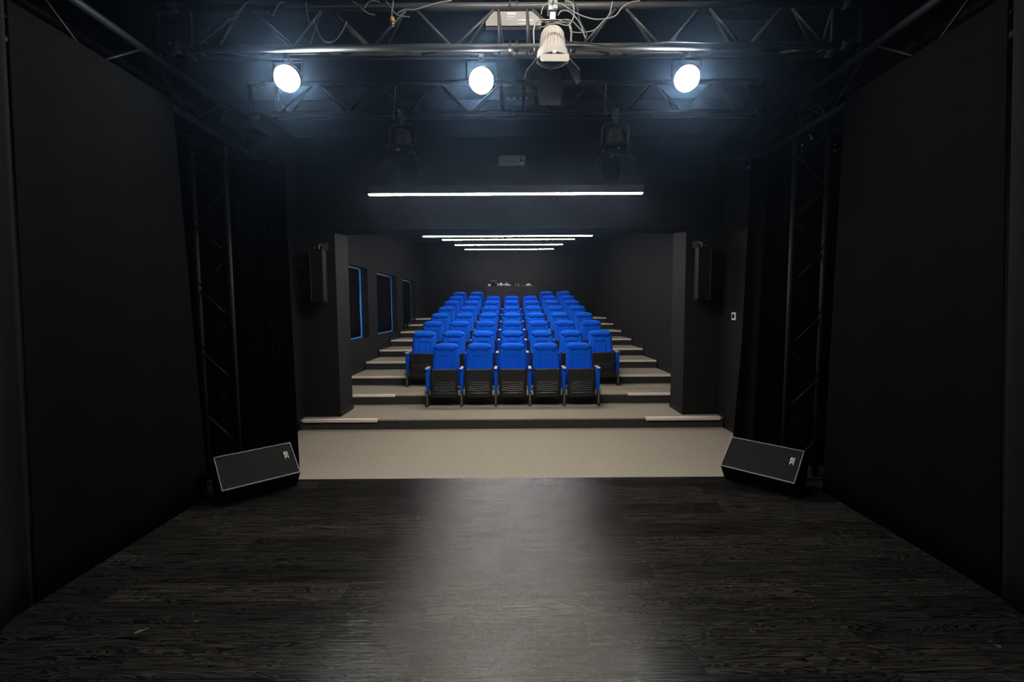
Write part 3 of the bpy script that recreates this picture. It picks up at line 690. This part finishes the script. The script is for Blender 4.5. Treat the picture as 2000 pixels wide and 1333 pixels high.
# ------------------------------------------------------------------ curtains
def curtain(name, pts_bottom, pts_top, z0, z1, amp, freq, label, seed, nu=160, nv=14, mt='curtain'):
    """pts: two ends (x, y) of the cloth at the bottom and the top"""
    rnd = random.Random(seed); ph = [rnd.uniform(0, 6.28) for _ in range(5)]; fr = [freq * rnd.uniform(.8, 1.25) for _ in range(5)]
    (bx0, by0), (bx1, by1) = pts_bottom; (tx0, ty0), (tx1, ty1) = pts_top
    L = math.hypot(bx1 - bx0, by1 - by0); nx_, ny_ = -(by1 - by0) / L, (bx1 - bx0) / L
    vs = []; fs = []
    for j in range(nv + 1):
        v = j / nv
        for i in range(nu + 1):
            u = i / nu; s_ = u * L
            x = (bx0 + (bx1 - bx0) * u) * (1 - v) + (tx0 + (tx1 - tx0) * u) * v
            y = (by0 + (by1 - by0) * u) * (1 - v) + (ty0 + (ty1 - ty0) * u) * v
            d = sum(math.sin(fr[k] * s_ * (1 + .5 * k) + ph[k] + .25 * v * k) / (1 + .6 * k) for k in range(5)) / 2.2
            d = d * amp * (1 - .25 * v)
            vs.append((x + nx_ * d, y + ny_ * d, z0 + (z1 - z0) * v))
    for j in range(nv):
        for i in range(nu): a = j * (nu + 1) + i; fs.append((a, a + 1, a + nu + 2, a + nu + 1))
    return tag(MB().add(vs, fs).build(name, M[mt], smooth=True, solid=.003), label, 'curtain', 'black stage curtains')
for s, sd in ((-1, 'left'), (1, 'right')):
    xb = 2.585 if s < 0 else 2.655
    curtain('stage_curtain', ((s * xb, 2.36), (s * (xb + .005), 3.78)), ((s * 2.47, 2.36), (s * 2.475, 3.47)), .005, TZ + .03, .007, 5, 'flat black side curtain along the %s of the stage, next to the tower' % sd, 3 + s)
    curtain('stage_curtain', ((s * (xb - .03), -1.2), (s * (xb - .03), 2.345)), ((s * 2.45, -1.2), (s * 2.45, 2.345)), .005, TZ + .03, .050, 9, 'folded black side curtain nearest the camera on the %s' % sd, 8 + s, mt='drape')
    curtain('stage_curtain', ((s * 3.45, 4.50), (s * 2.30, 4.56)), ((s * 3.45, 4.50), (s * 2.36, 4.56)), PITZ + .01, TZ - .06, .040, 22, 'gathered black curtain in deep folds behind the %s tower' % sd, 15 + s, 260, mt='drape')
    curtain('stage_curtain', ((s * 2.48, 4.71), (s * (2.225 if s < 0 else 2.29), 4.66)), ((s * 2.50, 4.71), (s * (2.25 if s < 0 else 2.47), 4.66)), PITZ + .01, TZ - .06, .008, 12, 'smooth narrow black curtain edge beside the %s of the opening' % sd, 21 + s, 60, mt='drape')
    t = MB().tube((s * 3.5, 4.60, TZ - .05), (s * 2.1, 4.60, TZ - .05), .02, 12).build('curtain_rail', M['tower'], smooth=True)
    tag(t, 'black rail holding the gathered curtain on the %s' % sd, 'curtain rail', 'curtain rails')

# ------------------------------------------------------------------ floor monitors
def wedge(bl, br, name, label, lx):
    """bl, br: lower grille corners as seen (left, right), world xyz"""
    bl, br = Vector(bl), Vector(br); ax = (br - bl); L = ax.length; ax.normalize()
    f = Vector((0, 0, 1)).cross(ax) * -1            # towards the performer
    if f.y > 0: f = -f
    t = empty(name, ((bl + br) / 2 - Vector((0, 0, bl.z))))
    mt = Matrix(((ax.x, f.x, 0, 0), (ax.y, f.y, 0, 0), (0, 0, 1, 0), (0, 0, 0, 1)))
    prof = [(0, .133), (-.245, .352), (-.375, .22), (-.33, .0), (-.09, .0)]
    MB().prism(prof, 'x', -L / 2, L / 2, mt).build('cabinet', M['cab'], t, bevel=.008)
    # grille slightly proud of the baffle
    n = Vector((.219, .245)).normalized(); p1, p2 = Vector((0, .133)), Vector((-.245, .352)); d = (p2 - p1).normalized()
    a, b2 = p1 + d * .012, p2 - d * .010; gq = [a, b2, b2 + n * .008, a + n * .008]
    MB().prism([tuple(q) for q in gq], 'x', -L / 2 + .012, L / 2 - .012, mt).build('grille', M['grille'], t)
    m = MB(); h = .007
    e = [p1 - d * .001, p1 + d * .010, p1 + d * .010 + n * .012, p1 - d * .001 + n * .012]; m.prism([tuple(q) for q in e], 'x', -L / 2, L / 2, mt)
    e = [p2 - d * .008, p2 + d * .002, p2 + d * .002 + n * .010, p2 - d * .008 + n * .010]; m.prism([tuple(q) for q in e], 'x', -L / 2, L / 2, mt)
    for s in (-1, 1):
        e = [p1, p2, p2 + n * .010, p1 + n * .010]; x = s * (L / 2 - .004); m.prism([tuple(q) for q in e], 'x', x - .004, x + .004, mt)
    m.build('lit_rim', M['edge'], t)
    # maker's badge: three white letters, read along the short side of the grille
    def stroke(mb, u0, v0, u1, v1, w_=.0042):
        A, B = Vector((u0, v0)), Vector((u1, v1)); dd = (B - A).normalized(); pp = Vector((-dd.y, dd.x)) * w_ / 2
        q = [A + pp - dd * w_ / 2, B + pp + dd * w_ / 2, B - pp + dd * w_ / 2, A - pp - dd * w_ / 2]
        vs = []
        for hh in (.0085, .0105):
            for c in q:
                pr = p1 + d * c.y + n * hh; vs.append(mt @ Vector((c.x, pr.x, pr.y)))
        mb.add(vs, [(0, 1, 2, 3), (7, 6, 5, 4)] + [(i, i + 4, (i + 1) % 4 + 4, (i + 1) % 4) for i in range(4)])
    mb = MB(); cx, cy_ = lx, .205; lw, lh = .017, .026
    G = {'Q': [(0, 0, 0, 1), (0, 1, 1, 1), (1, 1, 1, 0), (1, 0, 0, 0), (.6, .35, 1.1, -.15)], 'S': [(1, 1, 0, 1), (0, 1, 0, .5), (0, .5, 1, .5), (1, .5, 1, 0), (1, 0, 0, 0)], 'C': [(1, 1, 0, 1), (0, 1, 0, 0), (0, 0, 1, 0)]}
    for k, ch in enumerate('QSC'):
        for (a0, b0, a1, b1) in G[ch]:
            # letters run from the upper to the lower edge of the grille
            def T(a_, b_2): return (cx + (b_2 - .5) * lh, cy_ - (k - 1) * .025 - (a_ - .5) * lw)
            stroke(mb, *T(a0, b0), *T(a1, b1))
    mb.build('badge', M['white'], t)
    return tag(t, label, 'speaker', 'floor monitor speakers')
wedge((-2.317, 3.537, .133), (-1.882, 3.957, .133), 'floor_monitor', 'black wedge floor monitor at the left front corner of the stage', .235)
wedge((1.903, 4.055, .133), (2.308, 3.615, .133), 'floor_monitor', 'black wedge floor monitor at the right front corner of the stage', .235)

# ------------------------------------------------------------------ wall fittings
for s in (-1, 1):
    t = empty('wall_speaker', (s * 2.66, 6.40, EYE + .45)); 
    MB().prism([(-.085, -.10), (.085, -.10), (.062, .10), (-.062, .10)], 'z', -.36, .36).build('cabinet', M['cab'], t, bevel=.006)
    MB().box(-.078, .078, -.106, -.100, -.35, .35).build('grille', M['grille'], t)
    m = MB(); x = s * .084; m.box(x - .004, x + .004, -.110, -.098, -.362, .362); m.box(*sorted((x, x - s * .06)), -.110, -.098, -.362, -.354); m.build('lit_rim', M['edge'], t)  # pale strip stands in for light on the outer and bottom edges
    m = MB(); m.tube((0, 0, .36), (0, 0, .43), .012, 8); m.tube((0, 0, .43), (0, .205, .43), .012, 8); m.box(-.05, .05, .195, .205, .38, .48); m.build('bracket', M['truss'], t)
    m = MB(); m.tube((-s * .04, -.02, .44), (-s * .04, .0, .44), .010, 8); m.tube((s * .05, -.03, .385), (s * .05, -.01, .385), .010, 8); m.build('bracket_screw', M['grey'], t)
    tag(t, 'slim black loudspeaker on the front of the %s pillar' % ('left' if s < 0 else 'right'), 'speaker', 'wall speakers')
t = empty('wall_switch', atY(589.5, 513.5, 6.59)); MB().box(-.026, .026, -.012, .01, -.046, .046).build('plate', M['grey'], t, bevel=.004); MB().box(-.014, .014, -.018, -.012, -.025, .025).build('rocker', M['grey'], t, bevel=.002)
t.location.x = -HW + .05
tag(t, 'small grey switch plate on the left beside the wall speaker', 'switch')
t = empty('wall_socket', (HW, 6.20, EYE - .142)); MB().box(-.014, 0, -.052, .052, -.052, .052).build('plate', M['white'], t, bevel=.005)
MB().tube((-.014, 0, 0), (-.017, 0, 0), .033, 20).build('socket_hole', M['cab'], t)
tag(t, 'white wall socket with a black round centre on the right wall', 'socket')
t = empty('connection_panel', (.027, 6.60, EYE + 2.053)); MB().box(-.188, .188, -.05, 0, -.068, .068).build('case', material('mid_grey_metal', (.10, .105, .12), .5), t, bevel=.003)
MB().box(-.165, .175, -.056, -.05, -.058, -.042).build('pale_strip', M['grey'], t)
m = MB()
for q in ((-.03, -.012), (.02, .0), (.0, .02), (.045, -.02)): m.tube((q[0], -.05, q[1]), (q[0], -.056, q[1]), .016, 12)
m.build('connector', M['packd'], t)
MB().box(.12, .14, -.064, -.05, -.03, .012).build('plug', M['cab'], t); MB().tube((.125, -.057, .01), (.115, -.057, .075), .004, 6).build('plug_cord', M['cab'], t)
MB().box(.122, .15, -.06, -.05, -.045, -.036).build('indicator', M['white'], t)
m = MB(); m.tube((-.035, -.058, -.04), (-.02, -.058, -.028), .005, 6); m.tube((.005, -.058, -.028), (.02, -.058, -.04), .005, 6); m.build('latch', M['bolt'], t)
tag(t, 'grey connection box high on the black bulkhead above the first linear light', 'connection box')
t = empty('vent_grille', (-2.665, 6.60, EYE + 1.98)); MB().box(-.40, .40, -.012, 0, -.065, .065).build('frame', M['ceil'], t, bevel=.002)
for k in range(22): MB().box(-.38 + k * .0362, -.372 + k * .0362, -.022, -.012, -.05, .05).build('fin', M['wall'], t)
tag(t, 'barely visible dark ventilation grille at upper left of the bulkhead', 'vent')

# moving head / cable loop on top of the right tower
t = empty('cable_coil', (2.60, 4.07, EYE + 1.62)); m = MB()
m.path([Vector((.11 * math.cos(a * .3), -.03 + .01 * math.sin(a * .9), .11 * math.sin(a * .3))) for a in range(40)], .008); m.build('coil', M['blkcable'], t, smooth=True)
MB().tube((-.02, -.03, -.09), (.02, -.05, -.09), .012, 8).build('plug', M['grey'], t)
MB().tube((-.01, -.03, -.15), (.0, -.05, -.20), .010, 8).build('plug', M['grey'], t)
tag(t, 'coil of dark cable hung at the top of the right truss tower', 'cable')

# ------------------------------------------------------------------ control desk at the back
t = empty('control_desk', (.012, 13.75, tier(8)[1])); H_ = EYE + .636 - tier(8)[1]
MB().box(-.777, .777, 0, .03, 0, H_).build('front_panel', M['desk'], t, bevel=.003)
for s in (-1, 1): MB().box(s * .762 - .015, s * .762 + .015, .03, .62, 0, H_ - .02).build('side_panel', M['desk'], t)
MB().box(-.747, .747, .03, .62, H_ - .24, H_ - .20).build('worktop', M['desk'], t)
tag(t, 'dark grey control desk standing behind the middle seats of the last row', 'desk')
DT = tier(8)[1] + H_ - .20
def desk_thing(name, px, Y=14.0): 
    return empty(name, (atY(px, 559, Y).x, Y, DT))
KP = 14.0 / FPX
top = .20 + .0   # the panel top above the worktop
t = desk_thing('desk_lamp', 962); MB().box(-.05, .05, -.04, .04, 0, .012).build('base', M['cab'], t); MB().tube((0, 0, .01), (0, 0, .36), .007, 8).build('pole', M['cab'], t)
MB().box(-.07, .13, -.04, .04, .355, .372).build('lamp_shade', M['grey'], t, bevel=.004); tag(t, 'small desk lamp with a flat head at the left of the control desk', 'lamp')
t = desk_thing('computer_monitor', 968, 14.12); MB().box(-.08, .08, -.05, .05, 0, .01).build('stand', M['cab'], t); MB().box(-.10, .10, 0, .02, .06, .33).build('screen_case', M['cab'], t, bevel=.004); MB().box(-.03, .05, -.004, 0, .30, .312).build('top_light', M['pack'], t); tag(t, 'small black screen behind the desk lamp on the control desk', 'monitor')
t = desk_thing('paper_cup', 955.5); MB().lathe([(.0, 0), (.028, 0), (.04, .27), (.035, .27)], 14).build('cup', M['white'], t); tag(t, 'small white cup at the left end of the control desk', 'cup')
t = desk_thing('equipment_rack', 984)
for q in (-7, -5, 3.5, 7): MB().tube((q * KP, 0, 0), (q * KP + .01, 0, .31), .011, 8).build('upright', M['white'], t)
MB().tube((-12 * KP, -.02, .265), (13 * KP, -.02, .235), .013, 8).build('rail', M['white'], t)
for s in (-12, 12.5): MB().tube((s * KP, -.02, 0), (s * KP, -.02, .26), .008, 6).build('foot_post', M['white'], t)
tag(t, 'white rack with four uprights and a long rail on the control desk', 'rack')
for i, (px, h, mt_) in enumerate(((1007, .31, M['grey']), (1009.5, .25, M['pack']), (1013, .29, M['pack']))):
    t = desk_thing('bottle', px, 13.95 + .05 * i); MB().lathe([(0, 0), (.013, 0), (.013, h * .75), (.006, h * .85), (.006, h), (0, h)], 10).build('bottle_body', mt_, t, smooth=True)
    tag(t, ['slim bottle, leftmost and dimmest of three on the desk', 'slim bottle, middle of three on the desk', 'slim bottle, rightmost of three on the desk'][i], 'bottle', 'slim bottles on the control desk')
t = desk_thing('round_knob', 1021, 13.9); MB().lathe([(0, 0), (.02, 0), (.022, .22), (0, .235)], 12).build('dome', M['grey'], t, smooth=True); tag(t, 'tiny grey knob between the bottles and the brown bag', 'knob')
t = desk_thing('leather_bag', 1032.5, 14.0); MB().lathe([(0, 0), (.085, 0), (.095, .12), (.088, .22), (.05, .275), (0, .285)], 20).build('body', M['brown'], t, smooth=True)
MB().lathe([(.088, .205), (.096, .21), (.096, .235), (.08, .24)], 20).build('band', material('tan_leather', (.62, .38, .25), .5), t, smooth=True); tag(t, 'rounded brown bag with a tan band at the right end of the control desk', 'bag')

# ------------------------------------------------------------------ haze added to stand in for the glare round the lamps
if HAZE:
    m = MB(); m.box(-3.5, 3.5, .6, 4.85, .02, CEIL - .01)
    hm = bpy.data.materials.new('halo_haze'); hm.use_nodes = True; t_ = hm.node_tree; t_.nodes.clear()
    o_ = t_.nodes.new('ShaderNodeOutputMaterial'); vs_ = t_.nodes.new('ShaderNodeVolumeScatter')
    vs_.inputs['Color'].default_value = (.45, .68, 1, 1); vs_.inputs['Density'].default_value = HAZE; vs_.inputs['Anisotropy'].default_value = .91
    t_.links.new(vs_.outputs[0], o_.inputs['Volume'])
    o = m.build('halo_haze', hm); o['kind'] = 'stuff'; o['label'] = 'thin bluish haze added over the stage for the glow round the lamps'; o['category'] = 'haze'
